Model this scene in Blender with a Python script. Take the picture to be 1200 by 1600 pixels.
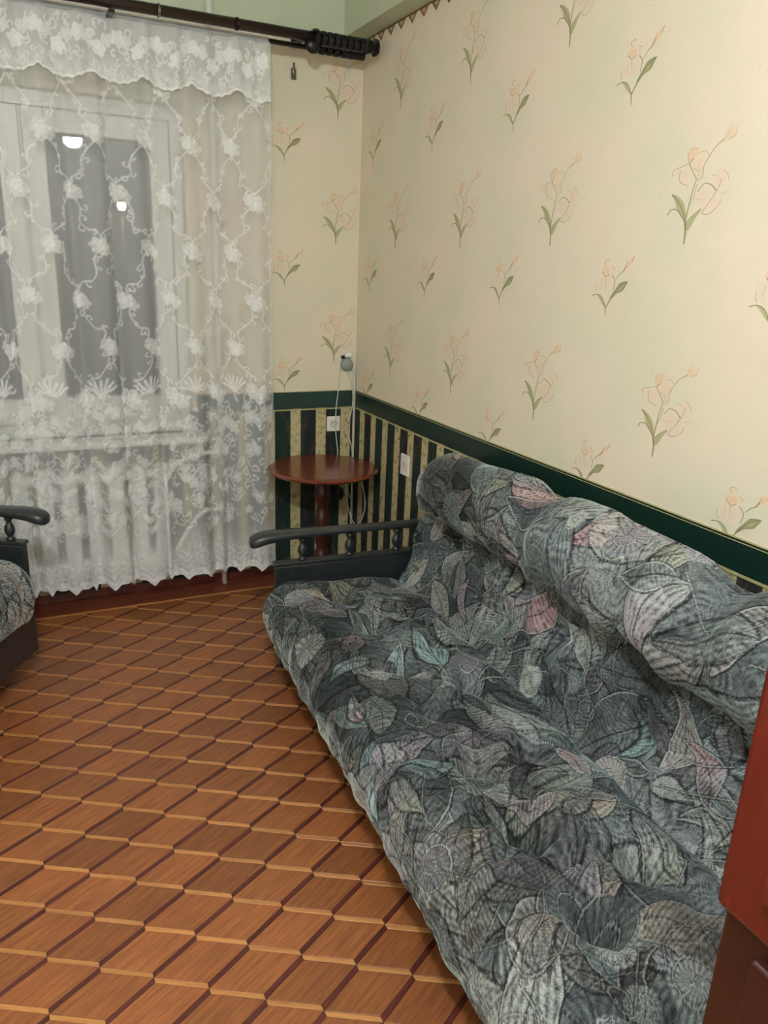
import bpy, bmesh, math, random
import numpy as np
from mathutils import Vector, Matrix

S = bpy.context.scene
COL = S.collection
for o in list(bpy.data.objects):
    bpy.data.objects.remove(o)

# ------------------------------------------------------------------ camera
CAM = np.array([-1.6264, -3.7272, 1.6])
YAW, PITCH, ROLL, FPX = .4559, .3084, .04, 1194.7
_cy, _sy, _cp, _sp = math.cos(YAW), math.sin(YAW), math.cos(PITCH), math.sin(PITCH)
FWD = np.array([_sy*_cp, _cy*_cp, -_sp])
_r = np.array([_cy, -_sy, 0.]); _u = np.cross(_r, FWD)
RIGHT = math.cos(ROLL)*_r + math.sin(ROLL)*_u
UP = -math.sin(ROLL)*_r + math.cos(ROLL)*_u
cd = bpy.data.cameras.new('camera'); cam = bpy.data.objects.new('camera', cd); COL.objects.link(cam)
cd.sensor_fit = 'VERTICAL'; cd.sensor_height = 24; cd.lens = 24*FPX/1600
cd.clip_start = .02
cam.matrix_world = Matrix(((RIGHT[0], UP[0], -FWD[0], CAM[0]), (RIGHT[1], UP[1], -FWD[1], CAM[1]),
                           (RIGHT[2], UP[2], -FWD[2], CAM[2]), (0, 0, 0, 1)))
S.camera = cam

def project(x, y, z):
    d = np.array([x, y, z])-CAM; w = d @ FWD
    return 600+FPX*(d @ RIGHT)/w, 800-FPX*(d @ UP)/w, w

def on_wall(px, py, axis, val):          # where a sight line measured in the photo meets a wall plane
    d = FWD+(px-600)/FPX*RIGHT-(py-800)/FPX*UP
    return CAM+d*((val-CAM[axis])/d[axis])

# ------------------------------------------------------------------ light and exposure
w = bpy.data.worlds.new('night'); S.world = w; w.use_nodes = True
w.node_tree.nodes['Background'].inputs[0].default_value = (.006, .008, .014, 1)
w.node_tree.nodes['Background'].inputs[1].default_value = 1.0
S.view_settings.view_transform = 'Standard'; S.view_settings.look = 'None'
S.view_settings.gamma = 1; S.view_settings.use_curve_mapping = False
S.view_settings.exposure = 0.0
LAMP_POS = (-1.70, -3.60, 2.52)
LAMP_STRENGTH = 700
LAMP_COLOR = (.94, .99, 1.02)

# ------------------------------------------------------------------ helpers
def prop(o, label=None, cat=None, group=None, kind=None):
    if label: o['label'] = label
    if cat: o['category'] = cat
    if group: o['group'] = group
    if kind: o['kind'] = kind
    return o

def thing(name, loc=(0, 0, 0), rz=0, **k):
    o = bpy.data.objects.new(name, None); COL.objects.link(o)
    o.location = loc; o.rotation_euler = (0, 0, rz); o.empty_display_size = .05
    return prop(o, **k)

def obj(name, mesh, mat=None, parent=None, loc=None, rz=0, smooth=False, **k):
    if isinstance(mesh, bmesh.types.BMesh):
        me = bpy.data.meshes.new(name); mesh.normal_update(); mesh.to_mesh(me); mesh.free()
    else:
        me = mesh
    if mat is not None and not me.materials: me.materials.append(mat)
    if smooth:
        me.polygons.foreach_set('use_smooth', [True]*len(me.polygons))
    o = bpy.data.objects.new(name, me); COL.objects.link(o)
    if parent is not None: o.parent = parent
    if loc is not None: o.location = loc
    if rz: o.rotation_euler = (0, 0, rz)
    return prop(o, **k)

def box(bm, x0, x1, y0, y1, z0, z1, bevel=0, seg=2):
    r = bmesh.ops.create_cube(bm, size=1)
    vs = r['verts']
    for v in vs:
        v.co = Vector(((x0+x1)/2+v.co.x*(x1-x0), (y0+y1)/2+v.co.y*(y1-y0), (z0+z1)/2+v.co.z*(z1-z0)))
    if bevel:
        es = list({e for v in vs for e in v.link_edges})
        bmesh.ops.bevel(bm, geom=es, offset=bevel, segments=seg, affect='EDGES', profile=.5)
    return bm

def boxm(*a, **k): return box(bmesh.new(), *a, **k)

def lathe(prof, n=24, cx=0, cy=0, bm=None):
    bm = bm or bmesh.new(); rings = []
    for r, z in prof:
        if r < 1e-6: rings.append([bm.verts.new((cx, cy, z))])
        else: rings.append([bm.verts.new((cx+r*math.cos(2*math.pi*i/n), cy+r*math.sin(2*math.pi*i/n), z)) for i in range(n)])
    for a, b in zip(rings, rings[1:]):
        for i in range(n):
            j = (i+1) % n
            if len(a) == 1 and len(b) == 1: continue
            if len(a) == 1: bm.faces.new((a[0], b[j], b[i]))
            elif len(b) == 1: bm.faces.new((a[i], a[j], b[0]))
            else: bm.faces.new((a[i], a[j], b[j], b[i]))
    bmesh.ops.recalc_face_normals(bm, faces=bm.faces)
    return bm

def spline(pts, n=8, closed=False):
    P = [np.array(p, float) for p in pts]; m = len(P); out = []
    for i in range(m if closed else m-1):
        if closed: a, b, c, d = P[i-1], P[i], P[(i+1) % m], P[(i+2) % m]
        else: a, b, c, d = P[max(i-1, 0)], P[i], P[i+1], P[min(i+2, m-1)]
        for k in range(n):
            t = k/n
            out.append(.5*(2*b+(c-a)*t+(2*a-5*b+4*c-d)*t*t+(3*b-a-3*c+d)*t**3))
    if not closed: out.append(P[-1])
    return out

def tube(pts, r, n=8, bm=None, smooth=6):
    bm = bm or bmesh.new()
    P = [Vector(p) for p in (spline(pts, smooth) if smooth else pts)]
    rings = []
    up = Vector((.3, .2, 1)).normalized()
    for i, p in enumerate(P):
        t = (P[min(i+1, len(P)-1)]-P[max(i-1, 0)]).normalized()
        a = t.cross(up)
        if a.length < .05: a = t.cross(Vector((1, 0, 0)))
        a.normalize(); b = t.cross(a)
        rr = r[min(i, len(r)-1)] if isinstance(r, (list, tuple)) else r
        rings.append([bm.verts.new(p+a*rr*math.cos(2*math.pi*k/n)+b*rr*math.sin(2*math.pi*k/n)) for k in range(n)])
    for a, b in zip(rings, rings[1:]):
        for k in range(n): bm.faces.new((a[k], a[(k+1) % n], b[(k+1) % n], b[k]))
    bm.faces.new(rings[0][::-1]); bm.faces.new(rings[-1])
    bmesh.ops.recalc_face_normals(bm, faces=bm.faces)
    return bm

def prism(poly, z0, z1, bm=None):
    bm = bm or bmesh.new()
    a = [bm.verts.new((x, y, z0)) for x, y in poly]; b = [bm.verts.new((x, y, z1)) for x, y in poly]
    n = len(poly)
    bm.faces.new(a[::-1]); bm.faces.new(b)
    for i in range(n): bm.faces.new((a[i], a[(i+1) % n], b[(i+1) % n], b[i]))
    return bm

# ------------------------------------------------------------------ materials
def srgb(r, g, b):
    f = lambda c: (c/255/12.92) if c/255 <= .04045 else ((c/255+.055)/1.055)**2.4
    return (f(r), f(g), f(b), 1)

class NT:
    def __init__(s, name):
        s.m = bpy.data.materials.new(name); s.m.use_nodes = True
        s.t = s.m.node_tree; s.b = s.t.nodes['Principled BSDF']; s.out = s.t.nodes['Material Output']
    def n(s, typ, ins=None, **kw):
        nd = s.t.nodes.new(typ)
        for k, v in kw.items(): setattr(nd, k, v)
        for k, v in (ins or {}).items():
            if isinstance(v, bpy.types.NodeSocket): s.t.links.new(v, nd.inputs[k])
            else: nd.inputs[k].default_value = v
        return nd
    def link(s, a, b): s.t.links.new(a, b)
    def bs(s, **k):
        for a, v in k.items():
            a = a.replace('_', ' ')
            if isinstance(v, bpy.types.NodeSocket): s.t.links.new(v, s.b.inputs[a])
            else: s.b.inputs[a].default_value = v
        return s
    def math(s, op, a, b=None, c=None):
        d = {0: a}
        if b is not None: d[1] = b
        if c is not None: d[2] = c
        return s.n('ShaderNodeMath', d, operation=op).outputs[0]
    def mix(s, f, a, b, blend='MIX'):
        nd = s.t.nodes.new('ShaderNodeMix'); nd.data_type = 'RGBA'; nd.blend_type = blend
        for k, v in ((0, f), (6, a), (7, b)):
            if isinstance(v, bpy.types.NodeSocket): s.t.links.new(v, nd.inputs[k])
            else: nd.inputs[k].default_value = v
        return nd.outputs[2]
    def noise(s, vec, scale, detail=3, rough=.5):
        d = {'Scale': scale, 'Detail': detail, 'Roughness': rough}
        if vec is not None: d['Vector'] = vec
        return s.n('ShaderNodeTexNoise', d).outputs[0]
    def ramp(s, fac, stops):
        nd = s.n('ShaderNodeValToRGB', {0: fac}); cr = nd.color_ramp
        while len(cr.elements) < len(stops): cr.elements.new(.5)
        for e, (p, c) in zip(cr.elements, stops): e.position = p; e.color = c
        return nd.outputs[0]
    def bump(s, h, strength=.3, dist=.002):
        nd = s.n('ShaderNodeBump', {'Height': h, 'Strength': strength, 'Distance': dist})
        s.link(nd.outputs[0], s.b.inputs['Normal'])
    def coord(s, which='Object'): return s.n('ShaderNodeTexCoord').outputs[which]
    def mapping(s, vec, scale=(1, 1, 1), rot=(0, 0, 0), loc=(0, 0, 0)):
        return s.n('ShaderNodeMapping', {'Vector': vec, 'Scale': scale, 'Rotation': rot, 'Location': loc}).outputs[0]

def plain(name, col, rough=.6, var=.12, scale=30, bump=0, metallic=0, spec=.5, coat=0):
    t = NT(name); c = t.coord(); f = t.noise(c, scale, 4)
    a = tuple(x*(1-var) for x in col[:3])+(1,); b = tuple(min(1, x*(1+var)) for x in col[:3])+(1,)
    t.bs(Base_Color=t.mix(f, a, b), Roughness=rough, Metallic=metallic)
    t.b.inputs['Specular IOR Level'].default_value = spec
    t.b.inputs['Coat Weight'].default_value = coat
    if bump: t.bump(f, bump)
    return t.m

CREAM = srgb(226, 214, 184)
def wallpaper(name, axis, pieces_only=False):
    t = NT(name); c = t.coord()
    sep = t.n('ShaderNodeSeparateXYZ', {0: c}); U = sep.outputs[axis]; Z = sep.outputs[2]
    # cream upper paper: fibrous relief with faint pink and green bloom
    big = t.noise(c, 3.2, 3)
    col = t.mix(t.ramp(big, [(.38, (0, 0, 0, 1)), (.62, (1, 1, 1, 1))]), srgb(233, 217, 196), srgb(222, 216, 192))
    fib = t.noise(t.mapping(c, (1, 1, .25)), 95, 5, .7)
    spk = t.ramp(t.noise(c, 60, 4, .7), [(.28, (1, 1, 1, 1)), (.38, (0, 0, 0, 1))])
    col = t.mix(t.math('MULTIPLY', spk, .22), col, srgb(180, 176, 156))
    col = t.mix(t.math('MULTIPLY', fib, .16), col, srgb(196, 190, 166))
    # striped lower paper
    k = t.math('DIVIDE', t.math('ABSOLUTE', U), .138)
    fr = t.math('FRACT', k)
    isd = t.math('LESS_THAN', t.math('ABSOLUTE', t.math('SUBTRACT', fr, .28)), .285)
    if axis == 0:
        fr = t.math('FRACT', t.math('DIVIDE', t.math('ADD', t.math('ABSOLUTE', U), .062), .140))
        isd = t.math('LESS_THAN', fr, .6)
    cell = t.n('ShaderNodeTexWhiteNoise', {1: t.math('FLOOR', k)}, noise_dimensions='1D').outputs[0]
    dk = t.mix(cell, srgb(30, 33, 38), srgb(22, 48, 42))
    dk = t.mix(t.ramp(t.noise(t.mapping(c, (1, 1, .3)), 26, 4, .65), [(.5, (0, 0, 0, 1)), (.75, (1, 1, 1, 1))]), dk, srgb(74, 66, 48))
    mot = t.ramp(t.noise(c, 34, 5, .7), [(.34, srgb(118, 104, 70)), (.48, srgb(186, 178, 134)), (.62, srgb(206, 178, 140)), (.75, srgb(150, 156, 104))])
    low = t.mix(isd, mot, dk)
    col = t.mix(t.math('LESS_THAN', Z, .90), col, low)
    if axis == 0:
        col = t.mix(t.math('GREATER_THAN', Z, 2.60), col, srgb(196, 206, 178))
    t.bs(Base_Color=col, Roughness=.72)
    t.b.inputs['Specular IOR Level'].default_value = .3
    t.bump(t.math('ADD', fib, t.math('MULTIPLY', spk, .4)), .35, .0018)
    return t.m

def attr_mat(name, attr, rough=.7, spec=.3):
    t = NT(name); a = t.n('ShaderNodeAttribute', attribute_name=attr)
    t.bs(Base_Color=a.outputs[0], Roughness=rough); t.b.inputs['Specular IOR Level'].default_value = spec
    return t

M = {}
M['wall_w'] = wallpaper('striped and floral wallpaper window side', 0)
M['wall_r'] = wallpaper('striped and floral wallpaper long side', 1)
M['print'] = attr_mat('wallpaper flower ink', 'ink').m
M['plaster'] = plain('cream plaster', srgb(234, 229, 214), .8, .03)
M['whitewash'] = plain('white ceiling paint', srgb(240, 241, 236), .8, .02)
M['green'] = plain('pale green paint', srgb(196, 204, 176), .65, .05, 6)
M['rail'] = plain('dark green border', srgb(16, 42, 35), .32, .25, 14)
M['rail2'] = plain('worn green border', srgb(38, 62, 56), .42, .35, 18)
M['gold'] = plain('pale gold line', srgb(176, 168, 120), .5, .15)
M['brown'] = plain('red brown painted board', srgb(92, 42, 32), .45, .25, 20)
M['white'] = plain('white gloss paint', srgb(232, 232, 226), .35, .03, 8)
M['radiator'] = plain('radiator enamel', srgb(238, 238, 232), .35, .05, 8)
M['plastic'] = plain('white plastic', srgb(236, 234, 226), .3, .03)
M['cable'] = plain('aged white cable', srgb(206, 202, 186), .5, .08)
M['greybox'] = plain('grey plastic', srgb(140, 150, 146), .5, .2, 60)
M['blackp'] = plain('black plastic', srgb(20, 24, 24), .35)
M['rod'] = plain('dark bronze rod', srgb(58, 46, 42), .28, .2, 40, metallic=.6)
M['iron'] = plain('black painted iron', srgb(24, 24, 28), .3, .2, 80, metallic=.3)
M['hook'] = plain('tarnished metal', srgb(120, 116, 100), .4, .3, 90, metallic=.7)
M['darkwood'] = plain('black stained wood', srgb(38, 42, 44), .32, .25, 25, coat=.2)
M['underside'] = plain('dark fibreboard', srgb(34, 30, 30), .8)

def woodmat(name, c1, c2, c3, rot=0.0, rough=.3, coat=.3, scale=1.0, rnd=.0):
    t = NT(name); oi = t.n('ShaderNodeObjectInfo'); c = t.coord()
    off = t.n('ShaderNodeVectorMath', {0: c, 1: t.n('ShaderNodeCombineXYZ', {0: t.math('MULTIPLY', oi.outputs['Random'], 37.), 1: t.math('MULTIPLY', oi.outputs['Random'], 11.)}).outputs[0]}, operation='ADD').outputs[0]
    rotv = t.mapping(off, (1, 1, 1), (0, 0, rot))
    v = t.mapping(rotv, (5*scale, 70*scale, 30*scale))
    f = t.noise(v, 1.6, 5, .62)
    col = t.ramp(f, [(.25, c1), (.5, c2), (.78, c3)])
    hs = t.n('ShaderNodeHueSaturation', {'Color': col, 'Value': t.math('ADD', 1-rnd*.5, t.math('MULTIPLY', oi.outputs['Random'], rnd))})
    t.bs(Base_Color=hs.outputs[0], Roughness=t.math('ADD', rough-.06, t.math('MULTIPLY', t.noise(c, 9, 3), .16)))
    t.b.inputs['Coat Weight'].default_value = coat; t.b.inputs['Coat Roughness'].default_value = .2
    t.bump(f, .08, .0006)
    return t.m
M['block'] = woodmat('parquet block wood', srgb(104, 60, 36), srgb(134, 80, 44), srgb(162, 100, 50), -.52, .42, .1, 1, .42)
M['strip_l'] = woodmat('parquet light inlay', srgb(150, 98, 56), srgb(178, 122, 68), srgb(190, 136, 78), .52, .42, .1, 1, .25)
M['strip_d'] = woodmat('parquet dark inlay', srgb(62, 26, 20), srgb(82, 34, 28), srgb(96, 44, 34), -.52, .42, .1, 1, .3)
M['plank'] = woodmat('floor border plank', srgb(84, 38, 26), srgb(112, 54, 36), srgb(132, 66, 40), 0, .42, .1, .6, .3)
M['table'] = woodmat('polished reddish brown table wood', srgb(84, 34, 22), srgb(110, 48, 30), srgb(126, 60, 36), .3, .2, .5, .5)
M['tableleg'] = woodmat('dark reddish turned wood', srgb(38, 14, 12), srgb(58, 20, 16), srgb(72, 27, 21), 1.57, .3, .3, .8)
M['wardrobe'] = woodmat('red mahogany lacquer', srgb(68, 17, 10), srgb(84, 22, 13), srgb(98, 29, 17), 0, .28, .5, .12)
M['wardrobe2'] = woodmat('dark red mahogany lacquer', srgb(30, 9, 5), srgb(40, 12, 7), srgb(50, 16, 10), 0, .3, .4, .12)

t = NT('window glass')
gl = t.n('ShaderNodeBsdfGlass', {'Color': (1, 1, 1, 1), 'Roughness': 0., 'IOR': 1.5})
t.link(gl.outputs[0], t.out.inputs[0]); M['glass'] = t.m
t = NT('lit lamp shade'); em = t.n('ShaderNodeEmission', {'Color': LAMP_COLOR+(1,), 'Strength': LAMP_STRENGTH}); t.link(em.outputs[0], t.out.inputs[0]); M['shade'] = t.m
t = NT('street bulb'); em = t.n('ShaderNodeEmission', {'Color': (1, .62, .3, 1), 'Strength': 60}); t.link(em.outputs[0], t.out.inputs[0]); M['bulb'] = t.m

def lace_mat(name, base, top):
    t = NT(name); a = t.n('ShaderNodeAttribute', attribute_name='lace').outputs[2]
    c = t.coord('UV')
    th = t.noise(t.mapping(c, (420, 420, 1)), 1.0, 3, .6)
    al = t.math('ADD', base, t.math('MULTIPLY', a, top-base))
    al = t.math('MINIMUM', .99, t.math('ADD', al, t.math('MULTIPLY', t.math('SUBTRACT', th, .5), .22)))
    d = t.n('ShaderNodeBsdfDiffuse', {'Color': t.mix(a, srgb(232, 236, 236), srgb(248, 250, 250))})
    tl = t.n('ShaderNodeBsdfTranslucent', {'Color': srgb(235, 240, 240)})
    m1 = t.n('ShaderNodeMixShader', {0: .12, 1: d.outputs[0], 2: tl.outputs[0]})
    tr = t.n('ShaderNodeBsdfTransparent')
    m2 = t.n('ShaderNodeMixShader', {0: al, 1: tr.outputs[0], 2: m1.outputs[0]})
    t.link(m2.outputs[0], t.out.inputs[0])
    return t.m
M['tulle'] = lace_mat('embroidered tulle', .37, .97)
M['valance'] = lace_mat('valance lace', .55, .95)

t = NT('brocade velvet')
a = t.n('ShaderNodeAttribute', attribute_name='ink').outputs[0]
c = t.coord('UV')
f1 = t.noise(t.mapping(c, (900, 240, 1), (0, 0, .5)), 1., 3, .7); f2 = t.noise(t.mapping(c, (240, 900, 1), (0, 0, .5)), 1., 3, .7)
ff = t.math('MULTIPLY', t.math('ADD', f1, f2), .5)
col = t.mix(1.0, a, t.ramp(ff, [(.34, (.28, .28, .28, 1)), (.5, (.9, .9, .9, 1)), (.64, (2.1, 2.1, 2.1, 1))]), 'MULTIPLY')
t.bs(Base_Color=t.mix(1.0, col, (1.0, 1.0, 1.0, 1), 'MULTIPLY'), Roughness=.8)
t.b.inputs['Specular IOR Level'].default_value = .25
t.b.inputs['Sheen Weight'].default_value = 1.0; t.b.inputs['Sheen Roughness'].default_value = .3
t.link(t.mix(1.0, col, (3.6, 3.8, 3.8, 1), 'MULTIPLY'), t.b.inputs['Sheen Tint'])
t.bump(ff, .5, .0015)
M['velvet'] = t.m

# ================================================================== ROOM
XL, YB, ZC = -3.3, -4.7, 2.86
WX0, WX1, WZ0, WZ1 = -2.42, -.855, .80, 2.24          # window opening

floor = obj('floor', boxm(XL-.1, .1, YB-.1, .28, -.12, -.0035), M['underside'], kind='structure', label='parquet floor of brown diamond blocks edged with light and dark strips')
# -- parquet: each cell is a diamond block with a pale strip below it and a dark strip at its side
P0 = np.array([-1.3469, -1.8821]); T2 = np.array([.11122, -.07912]); T1 = np.array([.11460, .08045]); CC = np.array([0, -.0150])
A = T2-CC; B = T1+CC
YEDGE = -.185
def clip(poly, ax, val, keep_less):
    out = []
    for i in range(len(poly)):
        p, q = poly[i], poly[(i+1) % len(poly)]
        ip = (p[ax] <= val) == keep_less; iq = (q[ax] <= val) == keep_less
        if ip: out.append(p)
        if ip != iq:
            s = (val-p[ax])/(q[ax]-p[ax]); out.append(p+(q-p)*s)
    return out
def clip_room(poly):
    for ax, v, k in ((0, -.012, True), (0, XL, False), (1, YEDGE, True), (1, YB, False)):
        poly = clip(poly, ax, v, k)
        if len(poly) < 3: return []
    return poly
def inset(poly, d):
    n = len(poly); out = []
    for i in range(n):
        p0, p, p1 = poly[i-1], poly[i], poly[(i+1) % n]
        e0 = p-p0; e1 = p1-p; l0 = np.linalg.norm(e0); l1 = np.linalg.norm(e1)
        if l0 < 1e-6 or l1 < 1e-6: out.append(p); continue
        n0 = np.array([-e0[1], e0[0]])/l0; n1 = np.array([-e1[1], e1[0]])/l1
        k = 1+n0 @ n1
        out.append(p+(n0+n1)*d/max(k, .3))
    return out
def tile_bm(poly, bm=None, gap=.0005, bev=.0008, dz=0.):
    bm = bm or bmesh.new()
    o = inset(poly, gap); i = inset(poly, gap+bev)
    a = [bm.verts.new((p[0], p[1], -.0035)) for p in o]; b = [bm.verts.new((p[0], p[1], -.0007+dz)) for p in o]; c = [bm.verts.new((p[0], p[1], dz)) for p in i]
    n = len(poly)
    for k in range(n):
        j = (k+1) % n
        bm.faces.new((a[k], a[j], b[j], b[k])); bm.faces.new((b[k], b[j], c[j], c[k]))
    bm.faces.new(c)
    return bm
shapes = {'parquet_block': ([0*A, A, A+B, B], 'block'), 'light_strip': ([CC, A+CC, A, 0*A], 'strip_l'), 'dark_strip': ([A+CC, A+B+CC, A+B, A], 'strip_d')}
full = {}
for nm, (pl, mt) in shapes.items():
    me = bpy.data.meshes.new(nm); bm = tile_bm([np.array(p) for p in pl]); bm.to_mesh(me); bm.free(); me.materials.append(M[mt]); full[nm] = me
cells = []
for i in range(-40, 60):
    for j in range(-40, 60):
        p = P0+i*T2+j*T1
        if XL-.3 < p[0] < .1 and YB-.2 < p[1] < .1:
            c = p+(A+B)/2
            X, Y, W = project(c[0], c[1], 0)
            hid = (c[0] > -.60 and c[1] < -.95) or c[0] > -.35 or W < .3
            vis = W > .3 and -60 < X < 1100 and 850 < Y < 1680 and not hid
            cells.append((0 if vis else 1, W if W > 0 else 99, p))
cells.sort(key=lambda q: q[:2])
rest = {k: bmesh.new() for k in shapes}; count = {k: 0 for k in shapes}
for vis, W, p in cells:
    for nm, (pl, mt) in shapes.items():
        poly = [np.array(q)+p for q in pl]; cp = clip_room(poly)
        if not cp: continue
        whole = len(cp) == 4 and all(np.allclose(a, b) for a, b in zip(cp, poly))
        if vis == 0 and count[nm] < 298:
            count[nm] += 1
            if whole:
                obj(nm, full[nm], None, floor, loc=(p[0], p[1], 0))
            else:
                cc = sum(cp)/len(cp)
                area = abs(sum(cp[k][0]*cp[(k+1) % len(cp)][1]-cp[(k+1) % len(cp)][0]*cp[k][1] for k in range(len(cp))))/2
                if area < 2e-5: continue
                bm = tile_bm([q-p for q in cp]); obj(nm, bm, M[mt], floor, loc=(p[0], p[1], 0))
        else:
            area = abs(sum(cp[k][0]*cp[(k+1) % len(cp)][1]-cp[(k+1) % len(cp)][0]*cp[k][1] for k in range(len(cp))))/2
            if area > 2e-5: tile_bm(cp, rest[nm])
for nm, bm in rest.items():
    obj(nm, bm, M[shapes[nm][1]], floor, kind='stuff')
# border planks along the window wall
obj('border_strip', boxm(XL, -.012, YEDGE+.001, YEDGE+.017, -.0035, .0004), M['strip_l'], floor, label='thin pale strip closing the parquet')
x = XL
k = 0
while x < -.02:
    x2 = min(x+.72+.11*(k % 3), -.012)
    for r in range(2):
        obj('border_plank', boxm(x+.0008+.0, x2-.0008, YEDGE+.018+r*.083, YEDGE+.018+r*.083+.0815, -.0035, 0), M['plank'], floor)
    x = x2; k += 1

def quadwall(name, rects, axis, thick, mat, **k):
    bm = bmesh.new()
    for (a0, a1, z0, z1) in rects:
        if axis == 1: box(bm, a0, a1, *thick, z0, z1)
        else: box(bm, *thick, a0, a1, z0, z1)
    return obj(name, bm, mat, **k)
wall_w = quadwall('wall_back', [(XL-.1, WX0, -.02, ZC), (WX1, .1, -.02, ZC), (WX0, WX1, -.02, WZ0), (WX0, WX1, WZ1, ZC)], 1, (0, .28), M['wall_w'], kind='structure', label='window wall with floral wallpaper above dark vertical stripes')
wall_r = quadwall('wall_right', [(YB-.1, 0, -.02, ZC)], 0, (0, .1), M['wall_r'], kind='structure', label='long right wall, cream floral paper over green and beige stripes')
obj('wall_left', boxm(XL-.1, XL, YB-.1, 0, -.02, ZC), M['plaster'], kind='structure')
obj('wall_front', boxm(XL, 0, YB-.1, YB, -.02, ZC), M['plaster'], kind='structure')
obj('ceiling', boxm(XL-.1, .1, YB-.1, .28, ZC, ZC+.1), M['whitewash'], kind='structure')
bm = boxm(-.1, -.0005, YB, -.0005, 2.606, ZC)
obj('trim_1', bm, M['green'], kind='structure', label='pale green boxed beam along the top of the right wall')
obj('baseboard_back', boxm(XL, -.0165, -.016, -.0005, 0.0005, .042, bevel=.003), M['brown'], kind='structure')
obj('baseboard_right', boxm(-.016, -.0005, YB, -.001, 0.0005, .042, bevel=.003), M['brown'], kind='structure')

# dado borders with their fine gilt edge lines
bt = obj('trim_2', boxm(-.003, -.0004, YB, -.0034, .893, .977), M['rail'], kind='structure', label='dark green dado border along the right wall')
for z0, z1 in ((.8835, .8905), (.9705, .9725), (.9785, .9815)):
    obj('edge_line', boxm(-.0042, -.0002, YB, -.0046, z0, z1), M['gold'], bt)
bt = obj('trim_3', boxm(WX1+.02, -.0005, -.003, -.0004, .893, .977), M['rail2'], kind='structure', label='worn green dado border beside the curtain')
for z0, z1 in ((.8835, .8905), (.9785, .9815)):
    obj('edge_line', boxm(WX1+.02, -.0002, -.0042, -.0002, z0, z1), M['gold'], bt)

# ---- wallpaper flower prints
def lin(r, g, b): return srgb(r, g, b)
INK = dict(paper=lin(227, 215, 190), peach=lin(230, 205, 175), pink=lin(228, 206, 185), deep=lin(204, 154, 126), line=lin(172, 142, 116), stem=lin(142, 138, 106), leaf=lin(178, 176, 134), leafd=lin(138, 136, 98), orange=lin(228, 198, 164))
def motif(bmv, M2, shapes_):
    """filled petals and tapering strokes, drawn in the sheet of the paper"""
    bm = bmesh.new(); lay = bm.loops.layers.float_color.new('ink')
    depth = [0]
    def V(p, lift): q = M2(p); return bm.verts.new((q[0], q[1], lift))
    def fill(pts, c_in, c_out, n=4):
        depth[0] += 1; lift = .00002*depth[0]
        P = spline(pts, n, True); c = sum(P)/len(P)
        ring = [V(p, lift) for p in P]; mid = [V(c+(p-c)*.6, lift) for p in P]; cv = V(c, lift)
        cm = tuple((a+b)/2 for a, b in zip(c_in, c_out))
        for i in range(len(P)):
            j = (i+1) % len(P)
            f = bm.faces.new((ring[i], ring[j], mid[j], mid[i]))
            for l in f.loops: l[lay] = c_out if l.vert in (ring[i], ring[j]) else cm
            f = bm.faces.new((mid[i], mid[j], cv))
            for l in f.loops: l[lay] = c_in if l.vert is cv else cm
    def stroke(pts, w0, w1, c0, c1, n=5):
        depth[0] += 1; lift = .00002*depth[0]
        P = spline(pts, n); m = len(P); A_ = []; B_ = []
        for i, p in enumerate(P):
            t = P[min(i+1, m-1)]-P[max(i-1, 0)]; t = t/(np.linalg.norm(t)+1e-9); nn = np.array([-t[1], t[0]])
            s = i/(m-1); ww = (w0+(w1-w0)*s)/2
            A_.append(V(p+nn*ww, lift)); B_.append(V(p-nn*ww, lift))
        for i in range(m-1):
            f = bm.faces.new((A_[i], A_[i+1], B_[i+1], B_[i])); s = i/(m-1)
            cc = tuple(a+(b-a)*s for a, b in zip(c0, c1))
            for l in f.loops: l[lay] = cc
    I = INK
    for sh in shapes_:
        if sh[0] == 'f': fill(sh[1], I[sh[2]], I[sh[3]])
        else: stroke(sh[1], sh[2], sh[3], I[sh[4]], I[sh[5]])
    # drop cracks: make every face look out of the wall (+z in sheet space)
    for f in bm.faces:
        f.normal_update()
        if f.normal.z < 0: f.normal_flip()
    me = bpy.data.meshes.new('flower_print'); bm.to_mesh(me); bm.free(); me.materials.append(M['print'])
    return me
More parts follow.
